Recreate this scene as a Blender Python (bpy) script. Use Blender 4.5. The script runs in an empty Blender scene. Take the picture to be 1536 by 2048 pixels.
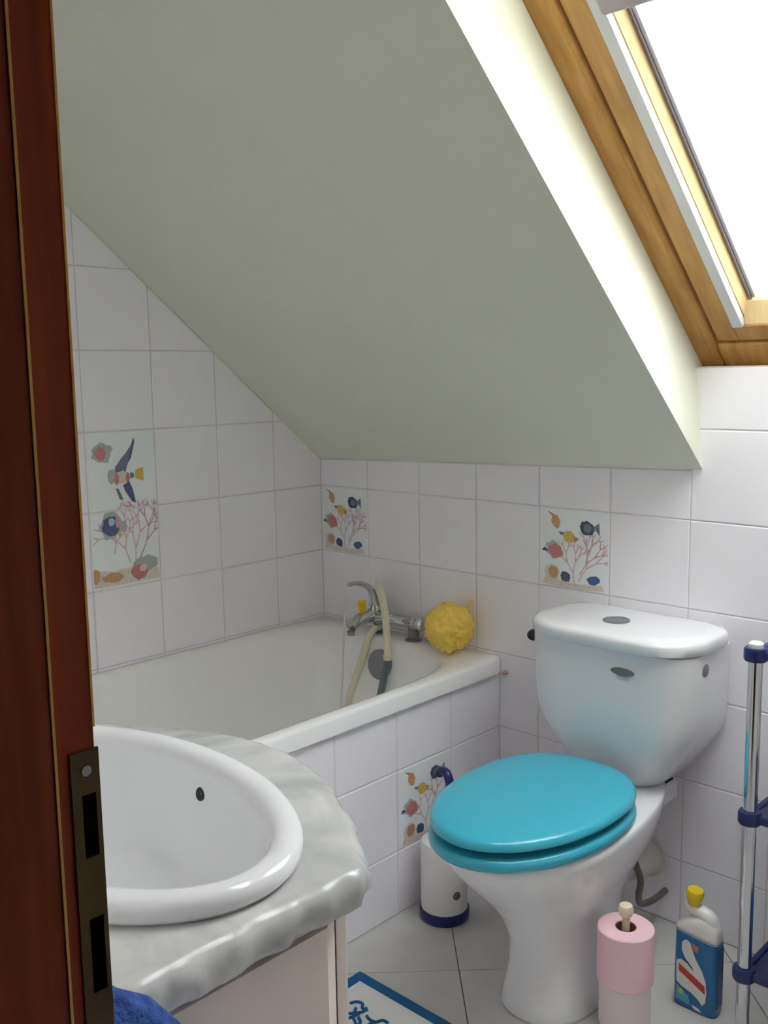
import bpy, bmesh, math, random
from mathutils import Vector, Matrix, noise
random.seed(7)
sc = bpy.context.scene
COL = sc.collection
PI = math.pi

# ---------------------------------------------------------------- camera, sky, exposure
cam_d = bpy.data.cameras.new('camera'); cam = bpy.data.objects.new('camera', cam_d); COL.objects.link(cam)
sc.camera = cam
YAW, PITCH, ROLL, FPX = -0.76317, -0.138535, -0.016134, 1955.86
cf = Vector((math.sin(YAW)*math.cos(PITCH), math.cos(YAW)*math.cos(PITCH), math.sin(PITCH)))
cr = Vector((math.cos(YAW), -math.sin(YAW), 0)); cu = cr.cross(cf)
r2 = cr*math.cos(ROLL)+cu*math.sin(ROLL); u2 = -cr*math.sin(ROLL)+cu*math.cos(ROLL)
M = Matrix((r2, u2, -cf)).transposed().to_4x4(); M.translation = Vector((2.1866, -2.0098, 1.2850))
cam.matrix_world = M
cam_d.sensor_fit = 'VERTICAL'; cam_d.sensor_height = 24; cam_d.lens = FPX/2048*24
cam_d.clip_start = 0.02

world = bpy.data.worlds.new('overcast_sky'); sc.world = world; world.use_nodes = True
bg = world.node_tree.nodes['Background']
bg.inputs['Color'].default_value = (0.95, 0.962, 1.0, 1)      # even white overcast
bg.inputs['Strength'].default_value = 9.0
vs = sc.view_settings
vs.view_transform = 'Standard'; vs.look = 'None'; vs.gamma = 1; vs.use_curve_mapping = False
vs.exposure = 0.72
sc.cycles.max_bounces = 16; sc.cycles.diffuse_bounces = 12

# ---------------------------------------------------------------- materials
MATS = {}
def srgb(r, g, b):
    f = lambda c: (c/12.92 if c <= .04045 else ((c+.055)/1.055)**2.4)
    return (f(r/255), f(g/255), f(b/255), 1)
def mat(name, col, rough=.5, metal=0, noise_amt=0, noise_scale=8, bump=0, bump_scale=60, coat=0, stretch=None, col2=None, spec=None, trans=0):
    if name in MATS: return MATS[name]
    m = bpy.data.materials.new(name); m.use_nodes = True; nt = m.node_tree
    b = nt.nodes['Principled BSDF']
    c = srgb(*col)
    b.inputs['Base Color'].default_value = c
    b.inputs['Roughness'].default_value = rough; b.inputs['Metallic'].default_value = metal
    b.inputs['Coat Weight'].default_value = coat
    if spec is not None: b.inputs['Specular IOR Level'].default_value = spec
    if trans:
        b.inputs['Subsurface Weight'].default_value = trans; b.inputs['Subsurface Scale'].default_value = .02
    tc = nt.nodes.new('ShaderNodeTexCoord')
    src = tc.outputs['Object']
    if stretch:
        mp = nt.nodes.new('ShaderNodeMapping'); mp.inputs['Scale'].default_value = stretch
        nt.links.new(src, mp.inputs['Vector']); src = mp.outputs['Vector']
    # every material carries at least a faint procedural variation of its colour
    n = nt.nodes.new('ShaderNodeTexNoise'); n.inputs['Scale'].default_value = noise_scale; n.inputs['Detail'].default_value = 4
    nt.links.new(src, n.inputs['Vector'])
    ramp = nt.nodes.new('ShaderNodeValToRGB')
    ramp.color_ramp.elements[0].position = .3; ramp.color_ramp.elements[1].position = .7
    k = noise_amt if noise_amt else .015
    ramp.color_ramp.elements[0].color = srgb(*col2) if col2 else tuple(x*(1-k) for x in c[:3])+(1,)
    ramp.color_ramp.elements[1].color = c
    nt.links.new(n.outputs['Fac'], ramp.inputs['Fac']); nt.links.new(ramp.outputs['Color'], b.inputs['Base Color'])
    if bump:
        n2 = nt.nodes.new('ShaderNodeTexNoise'); n2.inputs['Scale'].default_value = bump_scale; n2.inputs['Detail'].default_value = 3
        nt.links.new(src, n2.inputs['Vector'])
        bp = nt.nodes.new('ShaderNodeBump'); bp.inputs['Strength'].default_value = bump; bp.inputs['Distance'].default_value = .004
        nt.links.new(n2.outputs['Fac'], bp.inputs['Height']); nt.links.new(bp.outputs['Normal'], b.inputs['Normal'])
    MATS[name] = m
    return m

m_tile = mat('white_glazed_tile', (242, 239, 246), .22, bump=.03, bump_scale=9)
m_tile_b = mat('tinted_glazed_tile', (238, 242, 245), .22, bump=.03, bump_scale=9, noise_amt=.04, noise_scale=14)
m_grout = mat('tile_grout', (222, 212, 212), .9, noise_amt=.15)
m_floor = mat('floor_tile', (204, 202, 198), .22, noise_amt=.08, noise_scale=12)
m_fgrout = mat('floor_grout', (128, 112, 92), .9, noise_amt=.2)
m_green = mat('pale_green_paint', (222, 224, 209), .75, bump=.05, bump_scale=120)
m_plain = mat('white_paint', (238, 237, 232), .8, bump=.05, bump_scale=120)
m_hall = mat('hall_paint', (120, 100, 78), .85, bump=.05)
m_hfloor = mat('hall_floor', (96, 66, 42), .5, noise_amt=.3, stretch=(1, 12, 1))
m_pine = mat('varnished_pine', (192, 146, 80), .38, noise_amt=.3, noise_scale=5, col2=(168, 118, 58), stretch=(14, 2, 2), bump=.05)
m_pine_lit = mat('lit_pine', (236, 206, 152), .4, noise_amt=.1, stretch=(14, 2, 2))
m_brown = mat('brown_stained_wood', (134, 54, 6), .5, noise_scale=6, col2=(106, 38, 2), stretch=(14, 14, 1), bump=.06, spec=.2)
m_edge_lit = mat('honey_worn_lit_edge', (206, 154, 70), .45)
m_plate = mat('tarnished_brass_plate', (78, 64, 42), .5, metal=.8, noise_amt=.25, noise_scale=40)
m_hole = mat('dark_mortise', (10, 7, 5), 1, spec=0)
m_alu = mat('white_aluminium', (205, 205, 210), .4)
m_gasket = mat('grey_gasket', (120, 112, 116), .6)
m_blind = mat('grey_blind_cassette', (168, 160, 164), .45)
m_cer = mat('white_porcelain', (230, 230, 233), .14, coat=.1)
m_enam = mat('bathtub_enamel', (240, 239, 239), .14)
m_chrome = mat('chrome', (205, 208, 212), .1, metal=1)
m_dchrome = mat('dull_chrome', (138, 138, 144), .35, metal=.5)
m_yel = mat('yellow_plastic', (226, 196, 24), .35)
m_hose = mat('ivory_hose', (226, 218, 192), .4, bump=.05, bump_scale=300)
m_teal = mat('grey_teal_plastic', (92, 112, 112), .35)
m_sponge = mat('yellow_net', (252, 224, 120), .8, col2=(244, 200, 84), noise_scale=25, bump=.25, bump_scale=220, trans=.15)
m_seat = mat('turquoise_seat_plastic', (60, 172, 196), .22, noise_scale=200, noise_amt=.04)
m_rub = mat('dark_rubber', (26, 30, 36), .6)
m_badge = mat('grey_badge', (120, 128, 122), .3, metal=.6)
m_badge2 = mat('pale_blue_print', (176, 200, 206), .4)
m_navy = mat('navy_plastic', (20, 26, 96), .3)
m_wplas = mat('white_plastic', (228, 226, 224), .3)
m_pink = mat('pink_tissue', (240, 200, 210), .9, bump=.15, bump_scale=250)
m_pale = mat('white_tissue', (226, 214, 214), .9, bump=.15, bump_scale=250)
m_card = mat('brown_cardboard', (150, 118, 92), .9, noise_amt=.2)
m_ivory = mat('ivory_wood', (224, 214, 184), .5)
m_bblue = mat('label_blue', (38, 116, 174), .3, noise_amt=.15, noise_scale=30)
m_bnavy = mat('bottle_navy', (14, 62, 116), .3)
m_bteal = mat('label_teal', (88, 176, 196), .3)
m_bwhite = mat('bottle_white', (236, 234, 228), .3)
m_bred = mat('label_red', (204, 62, 62), .35)
m_borange = mat('label_orange', (206, 130, 86), .35)
m_byel = mat('label_yellow', (214, 208, 60), .35)
m_rackblue = mat('rack_navy', (18, 32, 92), .3)
m_cab = mat('cream_laminate', (230, 216, 211), .45)
m_terry = mat('blue_terry', (58, 96, 170), .95, noise_scale=90, col2=(30, 58, 128), bump=.9, bump_scale=260)
m_matw = mat('white_cotton_mat', (222, 222, 220), .95, bump=.5, bump_scale=300)
m_matb = mat('blue_cotton_border', (14, 88, 140), .9, bump=.5, bump_scale=300)
m_pipe = mat('white_pvc', (212, 208, 200), .4)
m_flex = mat('braided_grey_hose', (128, 118, 108), .45, metal=.3, noise_amt=.4, noise_scale=200)
m_rust = mat('rust_stain', (206, 150, 130), .8)
m_soap = mat('blue_pack', (36, 110, 180), .4)

def marble():
    m = bpy.data.materials.new('grey_white_marble'); m.use_nodes = True; nt = m.node_tree
    b = nt.nodes['Principled BSDF']; b.inputs['Roughness'].default_value = .2
    tc = nt.nodes.new('ShaderNodeTexCoord')
    n = nt.nodes.new('ShaderNodeTexNoise'); n.inputs['Scale'].default_value = 7; n.inputs['Detail'].default_value = 7; n.inputs['Distortion'].default_value = 1.3
    nt.links.new(tc.outputs['Object'], n.inputs['Vector'])
    r = nt.nodes.new('ShaderNodeValToRGB')
    r.color_ramp.elements[0].position = .36; r.color_ramp.elements[0].color = srgb(172, 173, 172)
    r.color_ramp.elements[1].position = .62; r.color_ramp.elements[1].color = srgb(206, 205, 203)
    nt.links.new(n.outputs['Fac'], r.inputs['Fac']); nt.links.new(r.outputs['Color'], b.inputs['Base Color'])
    return m
m_marble = marble()
def glass():
    m = bpy.data.materials.new('window_glass'); m.use_nodes = True; nt = m.node_tree
    for n in list(nt.nodes):
        if n.type == 'BSDF_PRINCIPLED': nt.nodes.remove(n)
    out = [n for n in nt.nodes if n.type == 'OUTPUT_MATERIAL'][0]
    t = nt.nodes.new('ShaderNodeBsdfTransparent'); t.inputs['Color'].default_value = (.93, .95, .94, 1)
    g = nt.nodes.new('ShaderNodeBsdfGlossy'); g.inputs['Roughness'].default_value = .02
    mx = nt.nodes.new('ShaderNodeMixShader')
    mx.inputs['Fac'].default_value = .05; nt.links.new(t.outputs[0], mx.inputs[1]); nt.links.new(g.outputs[0], mx.inputs[2])
    nt.links.new(mx.outputs[0], out.inputs['Surface'])
    return m
m_glass = glass()

# ---------------------------------------------------------------- helpers
def wloc(o):
    v = Vector((0, 0, 0))
    while o is not None:
        v = v + o.location; o = o.parent
    return v
def tag(o, label, cat, group=None, kind=None):
    o['label'] = label; o['category'] = cat
    if group: o['group'] = group
    if kind: o['kind'] = kind
    return o
def thing(name, loc, label, cat, group=None, kind=None):
    o = bpy.data.objects.new(name, None); COL.objects.link(o); o.location = loc
    o.empty_display_size = .05
    return tag(o, label, cat, group, kind)
def mk(name, verts, faces, m, parent=None, smooth=False, origin=None, auto=None):
    """verts in world coordinates -> one mesh object, origin at the parent or at its own base"""
    vv = [Vector(v) for v in verts]
    if parent is not None: off = wloc(parent); loc = Vector((0, 0, 0))
    else:
        if origin is None:
            n = len(vv); off = Vector((sum(v.x for v in vv)/n, sum(v.y for v in vv)/n, min(v.z for v in vv)))
        else: off = Vector(origin)
        loc = off
    me = bpy.data.meshes.new(name)
    me.from_pydata([tuple(v-off) for v in vv], [], faces)
    bm = bmesh.new(); bm.from_mesh(me)
    bmesh.ops.recalc_face_normals(bm, faces=bm.faces); bm.to_mesh(me); bm.free()
    me.materials.append(m)
    if smooth:
        for p in me.polygons: p.use_smooth = True
    o = bpy.data.objects.new(name, me); COL.objects.link(o)
    if parent is not None: o.parent = parent
    o.location = loc
    if auto is not None:
        md = o.modifiers.new('edges', 'EDGE_SPLIT'); md.split_angle = math.radians(auto)
    return o
def bevel(o, w, seg=2):
    md = o.modifiers.new('bevel', 'BEVEL'); md.width = w; md.segments = seg; md.limit_method = 'ANGLE'
    return o
def box(name, lo, hi, m, parent=None, bev=0, seg=2):
    x0, y0, z0 = lo; x1, y1, z1 = hi
    v = [(x0, y0, z0), (x1, y0, z0), (x1, y1, z0), (x0, y1, z0), (x0, y0, z1), (x1, y0, z1), (x1, y1, z1), (x0, y1, z1)]
    f = [(0, 3, 2, 1), (4, 5, 6, 7), (0, 1, 5, 4), (1, 2, 6, 5), (2, 3, 7, 6), (3, 0, 4, 7)]
    o = mk(name, v, f, m, parent)
    if bev: bevel(o, bev, seg)
    return o
def hexa(name, v8, m, parent=None, bev=0):
    f = [(0, 3, 2, 1), (4, 5, 6, 7), (0, 1, 5, 4), (1, 2, 6, 5), (2, 3, 7, 6), (3, 0, 4, 7)]
    o = mk(name, v8, f, m, parent)
    if bev: bevel(o, bev)
    return o
def loft_geo(rings, cap0=True, cap1=True):
    n = len(rings[0]); v = [p for r in rings for p in r]; f = []
    for i in range(len(rings)-1):
        for j in range(n):
            a = i*n+j; b = i*n+(j+1) % n
            f.append((a, b, b+n, a+n))
    if cap0: f.append(tuple(range(n-1, -1, -1)))
    if cap1: f.append(tuple(range((len(rings)-1)*n, len(rings)*n)))
    return v, f
def loft(name, rings, m, parent=None, smooth=True, cap0=True, cap1=True, auto=None):
    v, f = loft_geo(rings, cap0, cap1)
    return mk(name, v, f, m, parent, smooth, auto=auto)
def lathe(name, prof, c, m, parent=None, n=32, axis=None, smooth=True, auto=35):
    """prof: (radius, height) pairs along axis (default z) from c"""
    ax = Vector(axis or (0, 0, 1)).normalized()
    t = Vector((1, 0, 0)) if abs(ax.x) < .9 else Vector((0, 1, 0))
    e1 = ax.cross(t).normalized(); e2 = ax.cross(e1)
    rings = [[Vector(c)+ax*h+(e1*math.cos(2*PI*k/n)+e2*math.sin(2*PI*k/n))*max(r, 1e-5) for k in range(n)] for r, h in prof]
    return loft(name, rings, m, parent, smooth, auto=auto)
def spline(pts, sub=8):
    pts = [Vector(p) for p in pts]; out = []
    for i in range(len(pts)-1):
        p0 = pts[max(i-1, 0)]; p1 = pts[i]; p2 = pts[i+1]; p3 = pts[min(i+2, len(pts)-1)]
        for k in range(sub):
            t = k/sub
            out.append(.5*((2*p1)+(p2-p0)*t+(2*p0-5*p1+4*p2-p3)*t*t+(3*p1-p0-3*p2+p3)*t**3))
    out.append(pts[-1]); return out
def tube(name, pts, rad, m, parent=None, n=12, sub=8, smooth=True):
    path = spline(pts, sub) if sub else [Vector(p) for p in pts]
    L = len(path)
    rf = rad if callable(rad) else (lambda t: rad)
    rings = []; e1 = None
    for i, p in enumerate(path):
        d = (path[min(i+1, L-1)]-path[max(i-1, 0)]).normalized()
        if e1 is None:
            t = Vector((0, 0, 1)) if abs(d.z) < .9 else Vector((1, 0, 0)); e1 = d.cross(t).normalized()
        else: e1 = (e1-d*e1.dot(d)).normalized()
        e2 = d.cross(e1); r = rf(i/(L-1))
        rings.append([p+(e1*math.cos(2*PI*k/n)+e2*math.sin(2*PI*k/n))*r for k in range(n)])
    return loft(name, rings, m, parent, smooth, auto=50)
def clip(poly, a, b, c):
    """keep a*x+b*y <= c"""
    out = []
    for i in range(len(poly)):
        p, q = poly[i], poly[(i+1) % len(poly)]
        dp = a*p[0]+b*p[1]-c; dq = a*q[0]+b*q[1]-c
        if dp <= 0: out.append(p)
        if (dp < 0 < dq) or (dq < 0 < dp):
            t = dp/(dp-dq); out.append((p[0]+(q[0]-p[0])*t, p[1]+(q[1]-p[1])*t))
    return out
def area(poly): return .5*sum(poly[i][0]*poly[(i+1) % len(poly)][1]-poly[(i+1) % len(poly)][0]*poly[i][1] for i in range(len(poly)))
def shrink(poly, d):
    n = len(poly); out = []
    s = 1 if area(poly) > 0 else -1
    for i in range(n):
        p0 = Vector(poly[i-1]); p1 = Vector(poly[i]); p2 = Vector(poly[(i+1) % n])
        a = (p1-p0).normalized(); b = (p2-p1).normalized()
        na = Vector((-a.y, a.x))*s; nb = Vector((-b.y, b.x))*s
        k = 1+na.dot(nb)
        out.append(tuple(p1+(na+nb)*(d/max(k, .35))))
    return out
def tile_mesh(name, poly, thick, cham, m):
    """a glazed tile in its local plane: local x right, z up, front towards -y"""
    if area(poly) < 0: poly = poly[::-1]
    inn = shrink(poly, cham)
    n = len(poly)
    v = [(x, 0, z) for x, z in poly]+[(x, -(thick-cham*.8), z) for x, z in poly]+[(x, -thick, z) for x, z in inn]
    f = []
    for j in range(n):
        k = (j+1) % n
        f += [(j, k, n+k, n+j), (n+j, n+k, 2*n+k, 2*n+j)]
    f += [tuple(range(2*n, 3*n))]
    me = bpy.data.meshes.new(name); me.from_pydata(v, [], f)
    bm = bmesh.new(); bm.from_mesh(me); bmesh.ops.recalc_face_normals(bm, faces=bm.faces); bm.to_mesh(me); bm.free()
    me.materials.append(m); return me
GAP = .001
def tiles_on(parent, cells, place, rotz, thick, decor=(), rotx=0, basemat=None, whole=.2, nm='tile', cham=.0022, jit=.0022):
    """cells: (key, polygon in wall coordinates). place(u, v) -> world point. identical whole tiles share a mesh."""
    base = wloc(parent); shared = {}; out = {}
    for key, poly in cells:
        if len(poly) < 3 or abs(area(poly)) < 2e-4: continue
        us = [p[0] for p in poly]; vs_ = [p[1] for p in poly]
        cx, cz = (min(us)+max(us))/2, (min(vs_)+max(vs_))/2
        loc = shrink(poly if area(poly) > 0 else poly[::-1], GAP)
        loc = [(round(x-cx, 5), round(z-cz, 5)) for x, z in loc]
        mt = m_tile_b if key in decor else (basemat or m_tile)
        sig = (tuple(loc), mt.name)
        if sig not in shared: shared[sig] = tile_mesh(nm, loc, thick, cham, mt)
        o = bpy.data.objects.new(nm, shared[sig]); COL.objects.link(o); o.parent = parent
        o.location = Vector(place(cx, cz))-base
        o.rotation_euler = (rotx+random.uniform(-jit, jit), 0, rotz+random.uniform(-jit, jit))
        out[key] = o
    return out

# ---------------------------------------------------------------- room shell
T = .2; Z0 = .1586                        # tile module, first joint above the floor
RX = 2.5; FY = -1.74                      # right wall, door wall
def ceil_z(x, y):
    x = min(x, 1.25)
    return 1.038+.026*x-y*(.83+.033*x)
CT = 2.42
def ytop(x):
    x = min(x, 1.25); return -(CT-1.038-.026*x)/(.83+.033*x)

o = box('floor', (0, FY-.12, -.06), (RX, .1, -.004), m_fgrout); tag(o, 'white floor tiles laid diagonally', 'floor', kind='structure')
floor = o
# diagonal floor tiles 30 cm
cells = []; s = .30; q = math.sqrt(.5); X0, Y0 = .930, -.483
for i in range(-9, 9):
    for j in range(-9, 9):
        pl = []
        for a, b in ((i, j), (i+1, j), (i+1, j+1), (i, j+1)):
            pl.append((X0+(a*q+b*q)*s, Y0+(a*q-b*q)*s))
        for A in ((1, 0, RX), (-1, 0, 0), (0, 1, 0), (0, -1, -FY)):
            pl = clip(pl, *A)
            if len(pl) < 3: break
        if len(pl) >= 3: cells.append(((i, j), pl))
tiles_on(floor, cells, lambda u, v: (u, v, -.004), 0, .004, rotx=-PI/2, basemat=m_floor, cham=.001, jit=.0006, nm='floor_tile')

wb = mk('wall_back', [(x, y, z) for y in (0, .14) for x, z in ((0, 0), (RX, 0), (RX, 1.1), (1.99, 1.1), (1.99, 1.2935), (1.2, 1.2935), (1.2, 1.1), (0, 1.1))],
        [tuple(range(8)), tuple(range(8, 16))]+[(i, (i+1) % 8, 8+(i+1) % 8, 8+i) for i in range(8)], m_grout, origin=(1.2, 0, 0))
tag(wb, 'low white tiled wall behind the toilet', 'wall', kind='structure')
TH = .002
cells = []
for k in range(13):
    for r in range(-1, 7):
        za, zb = max(Z0+r*T, 0), Z0+(r+1)*T
        if za > 1.29: continue
        pl = [(k*T, za), (min((k+1)*T, RX), za), (min((k+1)*T, RX), zb), (k*T, zb)]
        if 1.2 <= k*T < 1.98:
            pl = clip(pl, 0, 1, 1.291)
        else:
            pl = clip(pl, -.026, 1, 1.038) if k*T < 1.2 else clip(pl, 0, 1, 1.07)
        if len(pl) >= 3: cells.append(((k, r), pl))
DEC_B = {(0, 3), (4, 3)}
bt = tiles_on(wb, cells, lambda u, v: (u, 0, v), 0, TH, DEC_B)

wl = mk('wall_left', [(x, y, z) for x in (-.14, 0) for y, z in ((.14, 0), (FY-.1, 0), (FY-.1, CT+.1), (ytop(0), CT+.1), (.14, 1.038+.02))],
        [tuple(range(5)), tuple(range(5, 10))]+[(i, (i+1) % 5, 5+(i+1) % 5, 5+i) for i in range(5)], m_grout, origin=(0, -.8, 0))
tag(wl, 'white tiled wall along the bathtub under the slope', 'wall', kind='structure')
cells = []; D0 = .182
edges = [0]+[D0+k*T for k in range(9)]
for k in range(len(edges)-1):
    for r in range(-1, 12):
        a, b = edges[k], min(edges[k+1], -FY)
        za, zb = max(Z0+r*T, 0), Z0+(r+1)*T
        # local u runs along -y ; tile faces +x, so wall coordinate u = y
        pl = [(-b, za), (-a, za), (-a, zb), (-b, zb)]
        pl = clip(pl, .83, 1, 1.038)
        pl = clip(pl, 0, 1, CT) if pl else pl
        if len(pl) >= 3: cells.append(((k, r), pl))
DEC_L = {(3, 3), (3, 4)}
lt = tiles_on(wl, cells, lambda u, v: (0, u, v), PI/2, TH, DEC_L)

o = box('wall_right', (RX, FY-.1, 0), (RX+.12, .14, CT+.1), m_plain); tag(o, 'plain white wall right of the toilet, out of view', 'wall', kind='structure')
# door wall with its opening
DX0, DX1, DZ = 1.676, 2.44, 2.04
o = mk('wall_front', [(x, y, z) for y in (FY, FY-.1) for x, z in ((-.1, 0), (DX0, 0), (DX0, DZ), (DX1, DZ), (DX1, 0), (RX+.1, 0), (RX+.1, CT+.1), (-.1, CT+.1))],
       [tuple(range(8)), tuple(range(8, 16))]+[(i, (i+1) % 8, 8+(i+1) % 8, 8+i) for i in range(8)], m_plain, origin=(1, FY, 0))
tag(o, 'white wall with the doorway the camera looks through', 'wall', kind='structure')
# sloping ceiling: panels with real roof thickness, their end faces are the window reveals
ce = thing('ceiling', (1.2, -.8, 1.06), 'pale green sloping ceiling under the roof', 'ceiling', kind='structure')
TK = .36
def slab(name, xa0, xa1, ya, yb, xtop=None):
    """xa0..xa1 along the lower face, ya..yb (towards the ridge)"""
    lo = [(xa0[0], ya, ceil_z(xa0[0], ya)), (xa1[0], ya, ceil_z(xa1[0], ya)), (xa1[0], yb[1], ceil_z(xa1[0], yb[1])), (xa0[0], yb[0], ceil_z(xa0[0], yb[0]))]
    hi = [(xa0[1], lo[0][1], lo[0][2]+TK), (xa1[1], lo[1][1], lo[1][2]+TK), (xa1[1], lo[2][1], lo[2][2]+TK), (xa0[1], lo[3][1], lo[3][2]+TK)]
    return hexa(name, lo+hi, m_green, ce)
slab('slope_panel', (0, 0), (1.226, 1.190), .12, (ytop(0), ytop(1.22)))
slab('slope_panel', (1.954, 1.990), (RX+.02, RX+.02), .12, (ytop(2), ytop(2)))
# lintel panel above the window
yl = -1.02
slab('lintel_panel', (1.2, 1.2), (1.98, 1.98), yl, (ytop(1.22), ytop(1.22)))
box('flat_panel', (0, FY-.1, CT), (RX, ytop(0)+.12, CT+.12), m_green, ce)

# the ground far below the attic window
o = mk('ground', [(-80, -80, -6), (80, -80, -6), (80, 80, -6), (-80, 80, -6), (-80, -80, -6.5), (80, -80, -6.5), (80, 80, -6.5), (-80, 80, -6.5)], [(0, 1, 2, 3), (7, 6, 5, 4), (0, 4, 5, 1), (1, 5, 6, 2), (2, 6, 7, 3), (3, 7, 4, 0)], mat('ground_outside', (92, 98, 84), .95, noise_amt=.3, noise_scale=.4))
tag(o, 'ground outside far below the roof window', 'ground', kind='structure')
# hallway around the camera, dim
o = box('floor_hall', (.9, -3.4, -.06), (3.2, FY-.1, -.002), m_hfloor); tag(o, 'dark wooden hallway floor outside the doorway', 'floor', kind='structure')
o = box('wall_hall_left', (.8, -3.4, 0), (.9, FY-.1, CT), m_hall); tag(o, 'hallway wall left of the camera', 'wall', kind='structure')
o = box('wall_hall_right', (3.2, -3.4, 0), (3.3, FY-.1, CT), m_hall); tag(o, 'hallway wall right of the camera', 'wall', kind='structure')
o = box('wall_hall_back', (.8, -3.5, 0), (3.3, -3.4, CT), m_hall); tag(o, 'hallway wall behind the camera', 'wall', kind='structure')
o = box('ceiling_hall', (.8, -3.5, CT), (3.3, FY-.1, CT+.1), m_hall); tag(o, 'hallway ceiling above the camera', 'ceiling', kind='structure')
o = box('wall_hall_front', (RX+.1, FY-.1, 0), (3.3, FY, CT), m_hall); tag(o, 'hallway wall beside the doorway', 'wall', kind='structure')

# ---------------------------------------------------------------- door frame
d = thing('door_1', (1.69, FY, 0), 'dark brown wooden door frame with a brass strike plate', 'door frame', kind='structure')
JX = 1.696
# jamb: rebate towards the room, raised stop towards the hall
prof = [(DX0-.002, FY-.0005), (DX0-.002, FY-.13), (JX+.02, FY-.13), (JX+.02, FY-.033), (JX, FY-.033), (JX, FY+.0012), (DX0-.002, FY+.0012)]
def vprism(name, poly, z0, z1, m, parent, bev=0):
    n = len(poly)
    o = mk(name, [(x, y, z) for z in (z0, z1) for x, y in poly], [tuple(range(n))[::-1], tuple(range(n, 2*n))]+[(i, (i+1) % n, n+(i+1) % n, n+i) for i in range(n)], m, parent)
    if bev: bevel(o, bev)
    return o
vprism('jamb', prof, 0, DZ, m_brown, d, .0012)
vprism('jamb', [(DX1+DX0-x, y) for x, y in prof], 0, DZ, m_brown, d, .0012)
box('head', (DX0, FY-.13, DZ-.04), (DX1, FY, DZ+.002), m_brown, d)
# worn edges of stop and jamb's room corner, their highlight painted in honey colour
vprism('edge_strip', [(JX+.0185, FY-.0344), (JX+.0212, FY-.0344), (JX+.0212, FY-.0328), (JX+.0185, FY-.0328)], 0, DZ-.04, m_edge_lit, d)
vprism('edge_strip', [(JX-.001, FY+.0002), (JX+.0006, FY+.0002), (JX+.0006, FY+.0016), (JX-.001, FY+.0016)], 1.09, DZ-.04, m_edge_lit, d)
# architrave on the hall side, far left of the picture
box('architrave', (JX-.06, FY-.145, 0), (JX+.012, FY-.1302, DZ+.05), m_brown, d, .003)
# strike plate: frame around two mortises
PY0, PY1 = FY-.0155, FY+.0022
zs = [.86, .931, .977, 1.014, 1.052, 1.078]
sp = mk('strike_plate', [], [], m_plate, d)
bm = bmesh.new(); off = wloc(d)
def bbox(lo, hi):
    r = bmesh.ops.create_cube(bm, size=1)
    for v in r['verts']:
        v.co = Vector([(lo[i]+hi[i])/2+v.co[i]*(hi[i]-lo[i]) for i in range(3)])-off
HY0, HY1 = FY-.0095, FY-.0006
for za, zb in ((zs[0], zs[1]), (zs[2], zs[3]), (zs[4], zs[5])): bbox((JX, PY0, za), (JX+.0018, PY1, zb))
for za, zb in ((zs[1], zs[2]), (zs[3], zs[4])):
    bbox((JX, PY0, za), (JX+.0018, HY0, zb)); bbox((JX, HY1, za), (JX+.0018, PY1, zb))
bm.to_mesh(sp.data); bm.free()
for za, zb in ((zs[1], zs[2]), (zs[3], zs[4])):
    box('mortise', (JX-.001, HY0, za), (JX+.0006, HY1, zb), m_hole, d)
for zc in (1.066, .895):
    lathe('screw', [(.0001, .0006), (.003, .0005), (.0032, 0)], (JX+.0018, FY-.006, zc), m_dchrome, d, 14, axis=(1, 0, 0))

# ---------------------------------------------------------------- roof window
CS, SN = math.cos(math.atan(.87)), math.sin(math.atan(.87))
def W(x, v, h): return Vector((x, .037-v*CS+h*SN, 1.2925+v*SN+h*CS))
w = thing('window_1', tuple(W(1.59, 0, 0)), 'pine roof window in the sloping ceiling above the toilet', 'window', kind='structure')
XL, XR, VT = 1.197, 1.983, 1.02
def wbar(name, x0, x1, v0, v1, h0, h1, m, bev=.004, seg=3, miter=0):
    v8 = [W(x0, v0, h0), W(x1, v0, h0), W(x1, v1, h0), W(x0, v1, h0), W(x0, v0, h1), W(x1, v0, h1), W(x1, v1, h1), W(x0, v1, h1)]
    o = hexa(name, v8, m, w)
    if bev: bevel(o, bev, seg)
    return o
wbar('flashing', XL-.1, XR+.1, -.12, .03, .05, .092, m_alu, 0)
wbar('flashing', XL-.1, XL+.03, .03, VT, .05, .092, m_alu, 0)
wbar('flashing', XR-.03, XR+.1, .03, VT, .05, .092, m_alu, 0)
wbar('flashing', XL-.1, XR+.1, VT-.03, VT+.12, .05, .092, m_alu, 0)
wbar('frame_stile', XL-.004, XL+.052, -.03, VT, 0, .09, m_pine, .012, 4)
wbar('frame_stile', XR-.052, XR+.004, -.03, VT, 0, .09, m_pine, .012, 4)
wbar('frame_rail', XL+.05, XR-.05, -.02, .062, .003, .09, m_pine, .012, 4)
wbar('frame_rail', XL+.05, XR-.05, VT-.06, VT, .003, .09, m_pine, .012, 4)
# sash
wbar('sash_stile', XL+.057, XL+.104, .068, VT-.066, .010, .085, m_pine, .004)
wbar('sash_stile', XR-.104, XR-.057, .068, VT-.066, .010, .085, m_pine, .004)
wbar('sash_rail', XL+.103, XR-.103, .068, .112, .0101, .085, m_pine, .004)
wbar('sash_rail', XL+.103, XR-.103, VT-.14, VT-.066, .0101, .085, m_pine, .004)
# white side channels of the blind
for xa, xb in ((XL+.1045, XL+.127), (XR-.127, XR-.1045)):
    wbar('blind_channel', xa, xb, .1125, VT-.142, .004, .022, m_alu, .002)
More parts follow.
